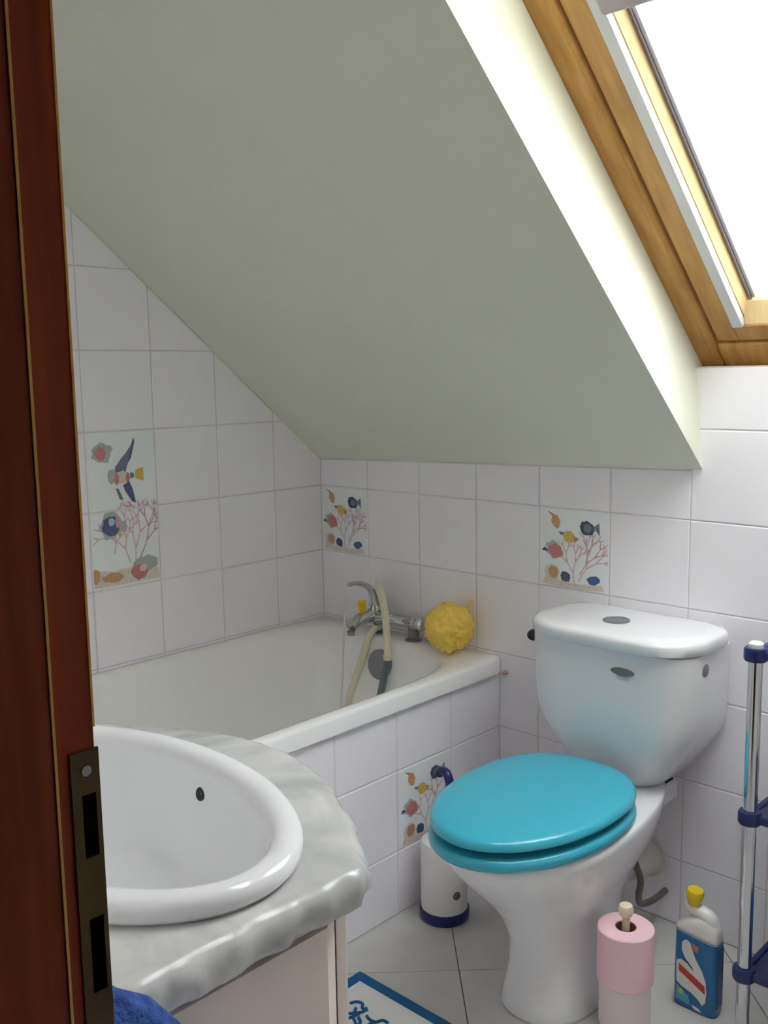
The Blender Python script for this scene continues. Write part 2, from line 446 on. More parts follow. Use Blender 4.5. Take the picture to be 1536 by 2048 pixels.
# bevelled glazing beads, light falling on them painted as paler pine
def bead(pts):
    n = 4
    o = mk('glazing_bead', [p for e in pts for p in e], [(0, 1, 2, 3), (7, 6, 5, 4)]+[(i, (i+1) % 4, 4+(i+1) % 4, 4+i) for i in range(4)], m_pine_lit, w)
for sx in (1, -1):
    xe = (lambda t: XL+t) if sx == 1 else (lambda t: XR-t)
    bead([[W(xe(.104), vv, .024), W(xe(.128), vv, .024), W(xe(.140), vv, .048), W(xe(.104), vv, .060)] for vv in (.11, VT-.14)])
    wbar('gasket', min(xe(.1402), xe(.1445)), max(xe(.1402), xe(.1445)), .15, VT-.14, .042, .056, m_gasket, .001)
    wbar('glazing_edge', min(xe(.1445), xe(.152)), max(xe(.1445), xe(.152)), .15, VT-.14, .047, .056, m_alu, .001)
bead([[W(xx, .1125, .014), W(xx, .152, .040), W(xx, .158, .052), W(xx, .1125, .070)] for xx in (XL+.128, XR-.128)])
wbar('glass_pane', XL+.10, XR-.10, .11, VT-.10, .057, .061, m_glass, 0)
wbar('blind_cassette', XL+.128, XR-.128, .835, .895, -.012, .045, m_blind, .006)

# ---------------------------------------------------------------- printed sea motifs on the decor tiles
PC = {k: mat('print_'+k, c, .3, noise_amt=.18, noise_scale=160) for k, c in dict(
    red=(208, 134, 132), orange=(212, 160, 118), yellow=(222, 190, 100), navy=(84, 96, 142), slate=(116, 130, 154), blue=(66, 104, 168),
    pink=(222, 192, 200), rose=(206, 164, 178), sand=(226, 214, 206), grey=(180, 188, 186), dark=(80, 88, 110), shell=(206, 160, 116), paleblue=(190, 212, 218)).items()}
def ell(cx, cy, rx, ry, rot=0, n=18, wob=.12, seed=0):
    rr = random.Random(seed*7+int(cx*1000)); out = []
    for k in range(n):
        t = 2*PI*k/n; s = 1+rr.uniform(-wob, wob)
        x, y = rx*math.cos(t)*s, ry*math.sin(t)*s
        out.append((cx+x*math.cos(rot)-y*math.sin(rot), cy+x*math.sin(rot)+y*math.cos(rot)))
    return out
LAYER = {}
def pr(tile, name, poly, colour):
    """a flat printed motif on the face of a tile, unit tile coordinates"""
    poly = [p for p in poly]
    for A in ((1, 0, .985), (-1, 0, -.015), (0, 1, .985), (0, -1, -.015)):
        poly = clip(poly, *A)
        if len(poly) < 3: return
    if area(poly) < 0: poly = poly[::-1]
    LAYER[tile.name] = LAYER.get(tile.name, 0)+1
    e = -(TH+.00025+.00004*LAYER[tile.name])
    me = bpy.data.meshes.new(name)
    me.from_pydata([((x-.5)*T, e, (y-.5)*T) for x, y in poly], [], [tuple(range(len(poly)))])
    me.materials.append(PC[colour])
    o = bpy.data.objects.new(name, me); COL.objects.link(o); o.parent = tile
def strokes(tile, segs, wd, colour, name='coral_print'):
    """branching coral drawn as tapering strokes, one motif"""
    LAYER[tile.name] = LAYER.get(tile.name, 0)+1
    e = -(TH+.00025+.00004*LAYER[tile.name])
    v = []; f = []
    for (x0, y0, x1, y1) in segs:
        d_ = Vector((x1-x0, y1-y0)); n_ = Vector((-d_.y, d_.x)).normalized()*wd
        q_ = [(x0-n_.x, y0-n_.y), (x0+n_.x, y0+n_.y), (x1+n_.x*.6, y1+n_.y*.6), (x1-n_.x*.6, y1-n_.y*.6)]
        for A in ((1, 0, .985), (-1, 0, -.015), (0, 1, .985), (0, -1, -.015)):
            q_ = clip(q_, *A) if len(q_) >= 3 else []
        if len(q_) < 3: continue
        b0 = len(v); v += [((x-.5)*T, e-.00001*(b0 % 5), (y-.5)*T) for x, y in q_]
        f.append(tuple(range(b0, b0+len(q_))))
    me = bpy.data.meshes.new(name); me.from_pydata(v, [], f); me.materials.append(PC[colour])
    o = bpy.data.objects.new(name, me); COL.objects.link(o); o.parent = tile
def coral(x, y, L, ang, depth, rr, out):
    if depth == 0: return
    x1, y1 = x+L*math.cos(ang), y+L*math.sin(ang)
    out.append((x, y, x1, y1))
    for da in (rr.uniform(.25, .6), -rr.uniform(.25, .6)):
        coral(x1, y1, L*rr.uniform(.7, .88), ang+da, depth-1, rr, out)
def small_decor(t, sd):
    pr(t, 'sand_print', [(.06, .04), (.3, .02), (.7, .02), (.94, .04), (.9, .10), (.6, .08), (.35, .09), (.1, .12)], 'sand')
    segs = []; coral(.53, .05, .17, 1.75, 5, random.Random(sd), segs); coral(.58, .12, .2, 1.0, 5, random.Random(sd+1), segs)
    strokes(t, segs, .010, 'pink')
    s2 = []; coral(.60, .20, .17, 1.05, 4, random.Random(sd+5), s2); strokes(t, s2, .008, 'rose')
    pr(t, 'seahorse_print', ell(.25, .83, .06, .085, .3, seed=1), 'orange'); pr(t, 'seahorse_print', [(.12, .95), (.2, .93), (.3, .87), (.26, .84)], 'orange')
    pr(t, 'fish_print', ell(.69, .78, .105, .085, -.2, seed=2), 'dark'); pr(t, 'fish_print', ell(.70, .78, .055, .05, -.2, seed=3), 'slate')
    pr(t, 'fish_print', [(.78, .80), (.86, .86), (.87, .70)], 'slate')
    pr(t, 'fish_print', ell(.44, .65, .085, .075, -.2, seed=4), 'yellow'); pr(t, 'fish_print', [(.33, .66), (.29, .71), (.38, .70)], 'slate'); pr(t, 'fish_print', [(.5, .68), (.58, .64), (.52, .58)], 'orange')
    pr(t, 'fish_print', ell(.23, .47, .13, .10, -.4, seed=5, wob=.2), 'grey'); pr(t, 'fish_print', ell(.25, .46, .10, .085, -.3, seed=6), 'red'); pr(t, 'fish_print', [(.09, .50), (.05, .45), (.15, .45)], 'dark')
    pr(t, 'shell_print', ell(.20, .19, .11, .10, 0, seed=7), 'sand'); pr(t, 'shell_print', ell(.22, .19, .075, .075, 0, seed=8), 'shell')
    pr(t, 'shell_print', ell(.395, .155, .075, .06, -.5, seed=9), 'dark'); pr(t, 'shell_print', ell(.40, .15, .05, .04, -.5, seed=10), 'navy')
    pr(t, 'shell_print', ell(.79, .155, .085, .055, .1, seed=11), 'navy'); pr(t, 'shell_print', ell(.80, .16, .06, .04, .1, seed=12), 'blue')
small_decor(bt[(0, 3)], 3); small_decor(bt[(4, 3)], 11)
# large picture over two tiles on the left wall (picture coordinates: x 0..1, y 0..2)
def big(poly, name, colour):
    for t, base in ((lt[(3, 3)], 0), (lt[(3, 4)], 1)):
        pp = clip(clip([(x, y-base) for x, y in poly], 0, 1, 1.0), 0, -1, 0.0)
        if len(pp) >= 3 and abs(area(pp)) > 3e-4: pr(t, name, pp, colour)
def cc(cx, cy): return ((cx-160)/930, 2*(1-(cy-60)/1910))
def P(*pts): return [cc(*p) for p in pts]
big([(.02, .04), (.98, .04), (.97, .18), (.6, .25), (.3, .22), (.02, .27)], 'sand_print', 'sand')
def E_(cx, cy, rx, ry, rot=0, seed=0, wob=.12): x, y = cc(cx, cy); return ell(x, y, rx/930, ry/955, rot, seed=seed, wob=wob)
big(E_(370, 320, 130, 125, 0, 21, .2), 'fish_print', 'grey'); big(E_(345, 325, 75, 85, 0, 22), 'fish_print', 'red')
for xs, ys, L, a, dp, sd in ((.62, .22, .26, 1.5, 6, 31), (.70, .35, .24, 1.1, 6, 32), (.55, .30, .2, 1.9, 5, 33), (.33, .45, .12, 1.4, 4, 34)):
    sg = []; coral(xs, ys, L, a, dp, random.Random(sd), sg)
    for t, base in ((lt[(3, 3)], 0), (lt[(3, 4)], 1)):
        ss = [(x0, y0-base, x1, y1-base) for x0, y0, x1, y1 in sg if (base == 0 and min(y0, y1) < .98) or (base == 1 and 1.0 < max(y0, y1) < 1.12)]
        if ss: strokes(t, ss, .011, 'rose' if sd == 32 else 'pink')
big(P((790, 150), (805, 200), (745, 400), (695, 470), (665, 570), (525, 570), (525, 500), (600, 410), (690, 320), (760, 230)), 'fish_print', 'slate')
big(P((790, 150), (805, 200), (745, 400), (700, 440), (735, 330), (765, 230)), 'fish_print', 'navy')
big(E_(485, 605, 62, 85, 0, 23), 'fish_print', 'grey'); big(E_(610, 620, 110, 75, 0, 24), 'fish_print', 'sand')
big(E_(540, 640, 32, 70, 0, 25), 'fish_print', 'red'); big(E_(690, 635, 26, 65, 0, 26), 'fish_print', 'red')
big(P((725, 570), (775, 585), (775, 630), (725, 650)), 'fish_print', 'slate'); big(P((785, 600), (800, 545), (905, 525), (905, 690), (800, 655)), 'fish_print', 'yellow')
big(P((620, 720), (705, 680), (750, 780), (785, 950), (735, 930), (650, 800)), 'fish_print', 'navy'); big(P((520, 750), (560, 760), (620, 900), (570, 890)), 'fish_print', 'slate')
big(E_(440, 1200, 150, 160, 0, 27, .2), 'fish_print', 'grey'); big(E_(430, 1205, 110, 125, 0, 28), 'fish_print', 'navy'); big(E_(445, 1150, 40, 50, 0, 29), 'fish_print', 'paleblue')
big(E_(525, 1165, 32, 70, 0, 30), 'fish_print', 'rose'); big(P((550, 1170), (640, 1150), (640, 1290), (560, 1280)), 'fish_print', 'grey'); big(E_(548, 1310, 26, 30, 0, 31), 'fish_print', 'yellow')
big(E_(880, 1720, 170, 95, 0, 32), 'shell_print', 'grey'); big(E_(790, 1815, 115, 95, 0, 33), 'shell_print', 'red'); big(E_(840, 1770, 50, 45, 0, 34), 'shell_print', 'sand')
big(E_(205, 1790, 60, 90, 0, 35), 'shell_print', 'shell'); big(E_(430, 1830, 140, 60, 0, 36), 'shell_print', 'orange')

# ---------------------------------------------------------------- bathtub and its tiled panel
TUBL = 1.66
ap = box('wall_tub', (.662, -TUBL, 0), (.678, -.0035, .512), m_grout); tag(ap, 'white tiled panel along the front of the bathtub', 'tiled panel', kind='structure')
cells = []
for k in range(9):
    for r in range(-1, 2):
        a, b = .004+k*T if k else .0038, min(.004+(k+1)*T, TUBL)
        za, zb = max(Z0+r*T, 0), min(Z0+(r+1)*T, .5115)
        if b > a: cells.append(((k, r), [(-b, za), (-a, za), (-a, zb), (-b, zb)]))
at_ = tiles_on(ap, cells, lambda u, v: (.678, u, v), PI/2, TH, {(1, 0)})
small_decor(at_[(1, 0)], 19)

tub = thing('bathtub', (.35, -.83, 0), 'white enamelled built-in bathtub along the tiled wall', 'bathtub')
def sup(cx, cy, a, b, z, n, N=96, zf=None):
    out = []
    for k in range(N):
        t = 2*PI*k/N; c_, s_ = math.cos(t), math.sin(t)
        x = a*math.copysign(abs(c_)**(2/n), c_); y = b*math.copysign(abs(s_)**(2/n), s_)
        out.append(Vector((cx+x, cy+y, z)))
    return out
cx, cy = .350, -(TUBL)/2
ox, oy = .3465, TUBL/2-.004
rg = [sup(cx, cy, ox, oy, .513, 40), sup(cx, cy, ox, oy, .546, 40), sup(cx, cy, ox-.002, oy-.002, .552, 40), sup(cx, cy, ox-.007, oy-.006, .555, 36),
      sup(cx-.0, cy-.01, .320, oy-.055, .5555, 7), sup(cx, cy-.01, .312, oy-.066, .553, 5.5), sup(cx, cy-.01, .307, oy-.074, .545, 5), sup(cx, cy-.01, .30, oy-.085, .51, 4.5),
      sup(cx, cy-.02, .285, oy-.12, .36, 4.2), sup(cx, cy-.03, .265, oy-.17, .20, 4), sup(cx, cy-.035, .235, oy-.21, .145, 3.6), sup(cx, cy-.035, .18, oy-.28, .128, 3), sup(cx, cy-.035, .02, .05, .122, 2)]
loft('shell', rg, m_enam, tub, cap0=False)
lathe('overflow_cover', [(.042, -.006), (.042, .004), (.038, .008), (.012, .011), (.0001, .0115)], (.345, -.112, .487), m_dchrome, tub, 32, axis=(0, -1, .16))
lathe('drain', [(.03, 0), (.03, .003), (.02, .004), (.0001, .002)], (.35, -.42, .128), m_chrome, tub, 24)
o = lathe('bead_stain', [(.0001, -.004), (.006, -.003), (.0085, 0), (.006, .003), (.0001, .004)], (.7005, -.0075, .511), m_rust, tub, 12)

# ---------------------------------------------------------------- bath mixer on the tub deck
tp = thing('bath_mixer', (.345, -.045, .5555), 'chrome bath mixer tap with lever and yellow knob on the tub rim', 'tap')
tube('body', [(.252, -.05, .603), (.27, -.05, .603), (.345, -.05, .604), (.41, -.05, .606), (.43, -.05, .606)], lambda t: .021 if t < .35 else (.016 if t < .8 else .019), m_chrome, tp, 20, 6)
for x in (.285, .415):
    lathe('pillar', [(.024, 0), (.024, .004), (.015, .008), (.0145, .046)], (x, -.047, .5556), m_dchrome, tp, 24)
tube('spout', [(.268, -.05, .606), (.268, -.085, .607), (.269, -.12, .600), (.27, -.148, .586)], lambda t: .022-.006*t, m_chrome, tp, 16, 6)
lathe('aerator', [(.011, 0), (.011, .012), (.0095, .013)], (.27, -.148, .5655), m_dchrome, tp, 16)
tube('lever', [(.268, -.05, .620), (.268, -.052, .648), (.268, -.062, .678), (.266, -.09, .700), (.265, -.125, .709), (.264, -.152, .708)], lambda t: .017-.011*min(1, t*1.25), m_chrome, tp, 14, 6)
lathe('lever_cap', [(.023, 0), (.024, .012), (.019, .024), (.0001, .028)], (.268, -.05, .612), m_chrome, tp, 24)
lathe('diverter_knob', [(.006, 0), (.006, .010), (.0115, .012), (.0135, .036), (.0105, .040), (.0001, .041)], (.272, -.105, .618), m_yel, tp, 18)
lathe('hose_hook', [(.008, 0), (.0075, .05), (.010, .062), (.006, .07), (.0001, .071)], (.293, -.046, .618), m_chrome, tp, 16)
lathe('hose_outlet', [(.011, 0), (.011, .02)], (.294, -.058, .572), m_chrome, tp, 16, axis=(0, -.5, 1))
lathe('end_knob', [(.019, 0), (.021, .006), (.021, .02), (.016, .027), (.0001, .028)], (.43, -.05, .606), m_chrome, tp, 24, axis=(1, 0, 0))

sh = thing('hand_shower', (.30, -.16, .13), 'ivory hand shower hooked on the bath tap with its hose in the tub', 'hand shower')
tube('handle', [(.296, -.058, .690), (.306, -.072, .706), (.326, -.09, .706), (.349, -.10, .672), (.366, -.106, .615), (.374, -.110, .555), (.3765, -.112, .522)], .0105, m_hose, sh, 14, 8)
lathe('hose_cap', [(.0105, 0), (.0125, .003), (.0125, .014), (.0108, .017)], (.3768, -.1125, .506), m_ivory, sh, 18)
tube('lower_hose', [(.3768, -.1128, .508), (.376, -.128, .46), (.373, -.145, .40), (.368, -.165, .32), (.35, -.22, .18), (.33, -.30, .142)], .0095, m_teal, sh, 14, 6)
tube('hose', [(.292, -.068, .578), (.290, -.095, .555), (.279, -.115, .49), (.256, -.138, .39), (.236, -.19, .22), (.235, -.27, .146), (.27, -.34, .142), (.33, -.30, .142)], .0105, m_hose, sh, 14, 8)
pl_ = thing('plug_cord', (.25, -.16, .13), 'thin pale plug cord hanging from the tap lever into the tub', 'cord')
tube('cord', [(.2645, -.150, .703), (.256, -.153, .66), (.247, -.156, .54), (.241, -.163, .38), (.243, -.20, .18), (.26, -.24, .142)], .0026, m_pale, pl_, 8, 6)
lathe('plug', [(.021, 0), (.023, .003), (.023, .009), (.012, .013), (.0001, .014)], (.27, -.255, .136), m_rub, pl_, 20)

# ---------------------------------------------------------------- yellow bath pouf on the tub corner
bm = bmesh.new(); bmesh.ops.create_icosphere(bm, subdivisions=5, radius=1)
pc = Vector((.573, -.082, .6215)); vv = []
for v in bm.verts:
    n_ = v.co.normalized()
    q_ = n_*2.1
    rid = 1-abs(noise.noise(q_*1.4+Vector((3, 1, 7))))*1.7
    rid2 = 1-abs(noise.noise(n_*4.2+Vector((9, 4, 2))+.5*Vector((noise.noise(n_*3), noise.noise(n_*3+Vector((5, 5, 5))), 0))))*2.6
    r_ = .052+.009*rid+.011*max(0, rid2)**2+.003*noise.noise(n_*18)
    vv.append(pc+Vector((n_.x*r_*1.02, n_.y*r_, n_.z*r_*.98)))
zmin = min(v.z for v in vv)
vv = [v+Vector((0, 0, .5558-zmin)) for v in vv]
ff = [tuple(x.index for x in f.verts) for f in bm.faces]; bm.free()
po = mk('bath_pouf', vv, ff, m_sponge, None, True)
tag(po, 'yellow ruffled net bath sponge on the corner of the tub', 'bath sponge')
tube('cord', [(.60, -.04, .655), (.607, -.028, .675), (.598, -.02, .69), (.588, -.026, .676), (.59, -.04, .655)], .0022, m_sponge, po, 8, 6)

# ---------------------------------------------------------------- toilet
TX = 1.104
to = thing('toilet', (TX, -.35, 0), 'white toilet with turquoise lid and low cistern against the tiled wall', 'toilet')
def egg(cx, yf, yb, a, z, yc, nf=2.0, nb=2.6, N=64):
    """outline: front half ellipse, squarer back half"""
    out = []
    for k in range(N):
        t = 2*PI*k/N; c_, s_ = math.cos(t), math.sin(t)
        n = nf if s_ < 0 else nb
        b = (yc-yf) if s_ < 0 else (yb-yc)
        out.append(Vector((cx+a*math.copysign(abs(c_)**(2/n), c_), yc+b*math.copysign(abs(s_)**(2/n), s_), z)))
    return out
#       z     front  back   a     yc
bw = [(0.000, -.530, -.20, .098, -.38, 2.4, 2.6), (.008, -.532, -.198, .100, -.38, 2.4, 2.6), (.03, -.526, -.20, .094, -.38, 2.3, 2.6), (.08, -.508, -.21, .087, -.37, 2.2, 2.4), (.14, -.505, -.20, .088, -.36, 2.1, 2.3),
      (.20, -.530, -.16, .100, -.37, 2.1, 2.3), (.25, -.572, -.10, .124, -.39, 2, 2.3), (.30, -.625, -.06, .150, -.41, 2, 2.3), (.34, -.66, -.04, .165, -.43, 2, 2.2), (.368, -.678, -.035, .172, -.44, 2, 2.2), (.382, -.680, -.035, .173, -.44, 2, 2.2), (.388, -.675, -.037, .169, -.44, 2, 2.2)]
loft('bowl', [egg(TX+.022*max(0, 1-z/.25), f, b, a, z, yc, nf, nb) for z, f, b, a, yc, nf, nb in bw], m_cer, to)
box('deck', (TX-.102, -.275, .325), (TX+.102, -.03, .3735), m_cer, to, .012, 3)
# cistern: narrow foot widening to a broad tank
def dshape(hw, yf, yb, z, rc, N=10, rb=.012):
    out = []
    r = min(rc, hw*.8, (yb-yf)*.5)
    for (x0, y0, rr, a0) in ((TX+hw-rb, yb-rb, rb, 0), (TX-hw+rb, yb-rb, rb, PI/2), (TX-hw+r, yf+r, r, PI), (TX+hw-r, yf+r, r, 1.5*PI)):
        for k in range(N+1):
            t = a0+PI/2*k/N; out.append(Vector((x0+rr*math.cos(t), y0+rr*math.sin(t), z)))
    return out
ct = [(.376, .080, -.163), (.380, .094, -.174), (.39, .106, -.180), (.41, .124, -.186), (.44, .146, -.193), (.47, .167, -.199), (.49, .180, -.203), (.51, .190, -.206), (.535, .1965, -.209), (.57, .199, -.211), (.62, .1995, -.213), (.70, .200, -.216)]
loft('cistern', [dshape(hw, yf, -.0035, z, .07) for z, hw, yf in ct], m_cer, to, auto=60)
ld = [(.700, .199, -.218), (.7015, .206, -.230), (.706, .2095, -.236), (.724, .210, -.238), (.731, .207, -.235), (.7345, .200, -.226), (.7355, .17, -.196)]
loft('cistern_lid', [dshape(hw, yf, -.0035, z, .11, rb=.05) for z, hw, yf in ld], m_cer, to, auto=50)
bt_ = lathe('push_button', [(.030, 0), (.030, .003), (.026, .0045), (.0245, .003), (.0001, .0045)], (TX-.015, -.118, .7352), m_dchrome, to, 28)
bt_['label'] = 'chrome flush button'
# badge on the tank front
def flat_front(name, poly, y, th, m, parent):
    n = len(poly)
    return mk(name, [(x, y, z) for x, z in poly]+[(x, y-th, z) for x, z in poly], [tuple(range(n)), tuple(range(n, 2*n))]+[(i, (i+1) % n, n+(i+1) % n, n+i) for i in range(n)], m, parent)
bx_, bz = TX+.058, .655
bg_ = flat_front('badge', ell(bx_, bz, .028, .0085, 0, 24, 0), -.2142, .003, m_badge, to); bg_['label'] = 'small oval grey maker badge'
flat_front('badge_print', [(bx_-.013, bz-.018), (bx_+.013, bz-.018), (bx_+.014, bz-.011), (bx_-.014, bz-.011)], -.2142, .0012, m_badge2, to)
lathe('side_cap', [(.014, 0), (.014, .003), (.010, .0045), (.0001, .005)], (TX+.1985, -.125, .665), m_dchrome, to, 20, axis=(1, 0, 0))
lathe('coupling_bolt', [(.009, 0), (.009, .014)], (TX+.085, -.192, .358), m_rub, to, 14)
box('coupling_gasket', (TX-.07, -.184, .3737), (TX+.096, -.05, .378), m_rub, to)
# seat ring and lid
def plate(name, rings, m, parent): return loft(name, rings, m, parent, auto=70)
SYC = -.445
def seatring(inset, z): return egg(TX, -.712+inset, -.232-inset*.6, .1745-inset, z, SYC, 2.0, 2.5)
plate('seat_gap_shade', [seatring(.05, .386), seatring(.05, .4305)], m_rub, to)  # dark core in the seat gaps, its colour standing in for their shade
plate('seat', [seatring(.012, .3905), seatring(.004, .3925), seatring(0, .397), seatring(0, .406), seatring(.002, .411), seatring(.007, .4145), seatring(.016, .416), seatring(.04, .4165)], m_seat, to)
def lidring(inset, z): return egg(TX, -.709+inset, -.228-inset*.6, .172-inset, z, SYC, 2.0, 2.5)
plate('seat_lid', [lidring(.02, .4295), lidring(.004, .430), lidring(.0005, .4325), lidring(0, .436), lidring(.0015, .443), lidring(.008, .4485), lidring(.02, .4515), lidring(.06, .4535), lidring(.12, .4545), lidring(.165, .4547)], m_seat, to)
for x in (-.075, .075):
    lathe('hinge', [(.011, 0), (.011, .04)], (TX+x-.02, -.235, .409), m_seat, to, 16, axis=(1, 0, 0))

# water supply and waste behind the bowl
o = thing('stop_valve', (.806, -.003, .64), 'small dark chrome stop valve on the tiles left of the cistern', 'valve')
lathe('stem', [(.012, 0), (.012, .004), (.006, .006), (.006, .028)], (.806, -.0028, .64), m_dchrome, o, 16, axis=(0, -1, 0))
lathe('handle', [(.007, 0), (.013, .004), (.014, .016), (.009, .022), (.0001, .023)], (.806, -.028, .64), m_rub, o, 16, axis=(.3, -1, -.2))
o = thing('waste_pipe', (1.115, -.02, .148), 'pale plastic toilet waste pipe entering the wall behind the bowl', 'pipe')
tube('connector', [(1.112, -.19, .185), (1.113, -.12, .17), (1.114, -.06, .155), (1.115, -.0035, .148)], .042, m_pipe, o, 24, 6)
lathe('flange', [(.052, 0), (.052, .005), (.045, .009)], (1.115, -.003, .148), m_pipe, o, 28, axis=(0, -1, 0))
o = tube('flexible_hose', [(1.180, -.165, .322), (1.170, -.165, .30), (1.160, -.17, .25), (1.180, -.175, .212), (1.190, -.17, .175), (1.178, -.155, .13), (1.165, -.12, .09), (1.165, -.06, .075), (1.165, -.005, .075)], .0075, m_flex, None, 12, 6)
tag(o, 'thin grey braided hose hanging behind the toilet bowl', 'hose')

# ---------------------------------------------------------------- toilet brush
o = thing('toilet_brush', (.764, -.335, 0), 'white toilet brush holder with navy base, between tub and toilet', 'toilet brush')
c0 = (.764, -.335, 0)
lathe('base', [(.058, 0), (.0605, .004), (.0605, .022), (.058, .026), (.02, .026)], c0, m_navy, o, 40)
lathe('holder', [(.0555, .0262), (.0555, .185), (.053, .192), (.03, .194), (.014, .194)], c0, m_wplas, o, 40)
tube('handle', [(.764, -.335, .15), (.768, -.337, .22), (.772, -.34, .28), (.786, -.342, .318), (.79, -.343, .342), (.778, -.34, .362), (.758, -.336, .362), (.75, -.334, .35)], lambda t: .010 if t < .4 else .0105, m_navy, o, 14, 8)
lathe('holder_emblem', [(.010, 0), (.010, .0014), (.0001, .0018)], (.764+.0553*.95, -.335-.0553*.32, .075), m_badge, o, 20, axis=(.95, -.32, 0))

# ---------------------------------------------------------------- toilet roll stand and rolls
RSX, RSY = 1.292, -.412
o = thing('toilet_roll_stand', (RSX, RSY, 0), 'floor stand with ivory pole and knob holding paper rolls beside the toilet', 'roll stand')
lathe('base', [(.044, 0), (.046, .003), (.046, .010), (.042, .013), (.008, .0145)], (RSX, RSY, 0), m_card, o, 32)
lathe('pole', [(.0075, .013), (.0075, .235)], (RSX, RSY, 0), m_ivory, o, 16)
lathe('knob', [(.0075, .2352), (.013, .241), (.0155, .251), (.0125, .260), (.0001, .264)], (RSX-.001, RSY, 0), m_ivory, o, 20)
def roll(z, h, R, m, label):
    t_ = thing('toilet_roll', (RSX, RSY, z), label, 'toilet roll', 'toilet rolls stacked on the stand')
    lathe('paper', [(.0205, 0), (R-.002, 0), (R, .002), (R, h-.002), (R-.002, h), (.0205, h), (.0205, h*.5), (.0205, 0.0001)], (RSX, RSY, z), m, t_, 40)
    lathe('core', [(.0186, .0005), (.0204, .0005), (.0204, h-.001), (.0186, h-.001), (.0186, .0006)], (RSX, RSY, z), m_card, t_, 32)
roll(.0155, .092, .050, m_pale, 'pale toilet roll underneath the pink one on the stand')
roll(.108, .108, .0545, m_pink, 'pink toilet roll on top of the floor stand')

# ---------------------------------------------------------------- cleaner bottle
bo = thing('cleaner_bottle', (1.368, -.252, 0), 'blue and white toilet cleaner bottle with yellow cap on the floor', 'bottle')
BX, BY = 1.368, -.252
def rrect(cx, cy, a, b, z, n=5, N=40, tilt=0):
    out = []
    for k in range(N):
        t = 2*PI*k/N; c_, s_ = math.cos(t), math.sin(t)
        out.append(Vector((cx+a*math.copysign(abs(c_)**(2/n), c_), cy+b*math.copysign(abs(s_)**(2/n), s_), z+tilt*a*math.copysign(abs(c_)**(2/n), c_))))
    return out
loft('body', [rrect(BX, BY, .041, .019, 0), rrect(BX, BY, .045, .0225, .006), rrect(BX, BY, .0455, .023, .06), rrect(BX, BY, .045, .0228, .12), rrect(BX, BY, .0445, .0225, .152, tilt=.0), rrect(BX, BY, .0445, .0224, .163, tilt=-.10)], m_bblue, bo, auto=60)
# white shoulder and slanting neck
sh_ = [rrect(BX, BY, .0447, .0226, .160, tilt=-.10), rrect(BX, BY, .0435, .0215, .170, tilt=-.10), rrect(BX+.010, BY, .034, .020, .182, tilt=-.18, n=3.5), rrect(BX+.020, BY, .022, .0185, .192, tilt=-.3, n=2.6), rrect(BX+.022, BY, .014, .015, .198, tilt=-.3, n=2)]
loft('shoulder', sh_, m_bwhite, bo)
tube('neck', [(BX+.024, BY, .186), (BX+.020, BY, .199), (BX+.006, BY, .206), (BX-.010, BY, .209), (BX-.022, BY, .217), (BX-.024, BY, .230), (BX-.021, BY, .240)], lambda t: .0165-.006*t, m_bwhite, bo, 18, 6)
lathe('cap', [(.0085, 0), (.0115, .003), (.0165, .018), (.0180, .028), (.0155, .035), (.0001, .037)], (BX-.014, BY-.002, .217), m_yel, bo, 24, axis=(.12, -.03, 1))
def lab(name, poly, m, k=0):
    return flat_front(name, [(BX+x, z) for x, z in poly], BY-.0222, .0012+.0003*k, m, bo)
lab('label_swoosh', [(-.026, .142), (-.018, .150), (-.009, .146), (-.004, .132), (.004, .115), (.018, .095), (.026, .075), (.028, .05), (.026, .030), (.020, .022), (.010, .032), (-.004, .040), (-.024, .046), (-.036, .054), (-.037, .098), (-.028, .104), (-.010, .098), (-.017, .108), (-.026, .124)], m_bwhite)
lab('label_shade', [(-.022, .112), (-.010, .097), (.000, .089), (-.002, .094), (-.012, .104)], m_bnavy, 1)
lab('label_band', [(-.031, .094), (.024, .066), (.026, .048), (-.031, .078)], m_bred, 1)
lab('label_mark', [(-.006, .147), (.010, .142), (.006, .130), (-.003, .134)], m_borange, 1)
lab('label_patch', [(-.036, .046), (-.010, .030), (-.006, .012), (-.036, .016)], m_bteal, 1)
lab('label_dot', ell(-.026, .034, .005, .006, 0, 12, 0), m_byel, 2)
lab('label_mark', [(-.002, .014), (.012, .012), (.018, .006), (.004, .007)], m_bwhite, 1)
flat_side = mk('side_panel', [(BX+.0452, BY-.012, .02), (BX+.0452, BY+.012, .02), (BX+.0452, BY+.012, .145), (BX+.0452, BY-.012, .145), (BX+.0462, BY-.012, .02), (BX+.0462, BY+.012, .02), (BX+.0462, BY+.012, .145), (BX+.0462, BY-.012, .145)],
               [(0, 3, 2, 1), (4, 5, 6, 7), (0, 1, 5, 4), (1, 2, 6, 5), (2, 3, 7, 6), (3, 0, 4, 7)], m_bnavy, bo)

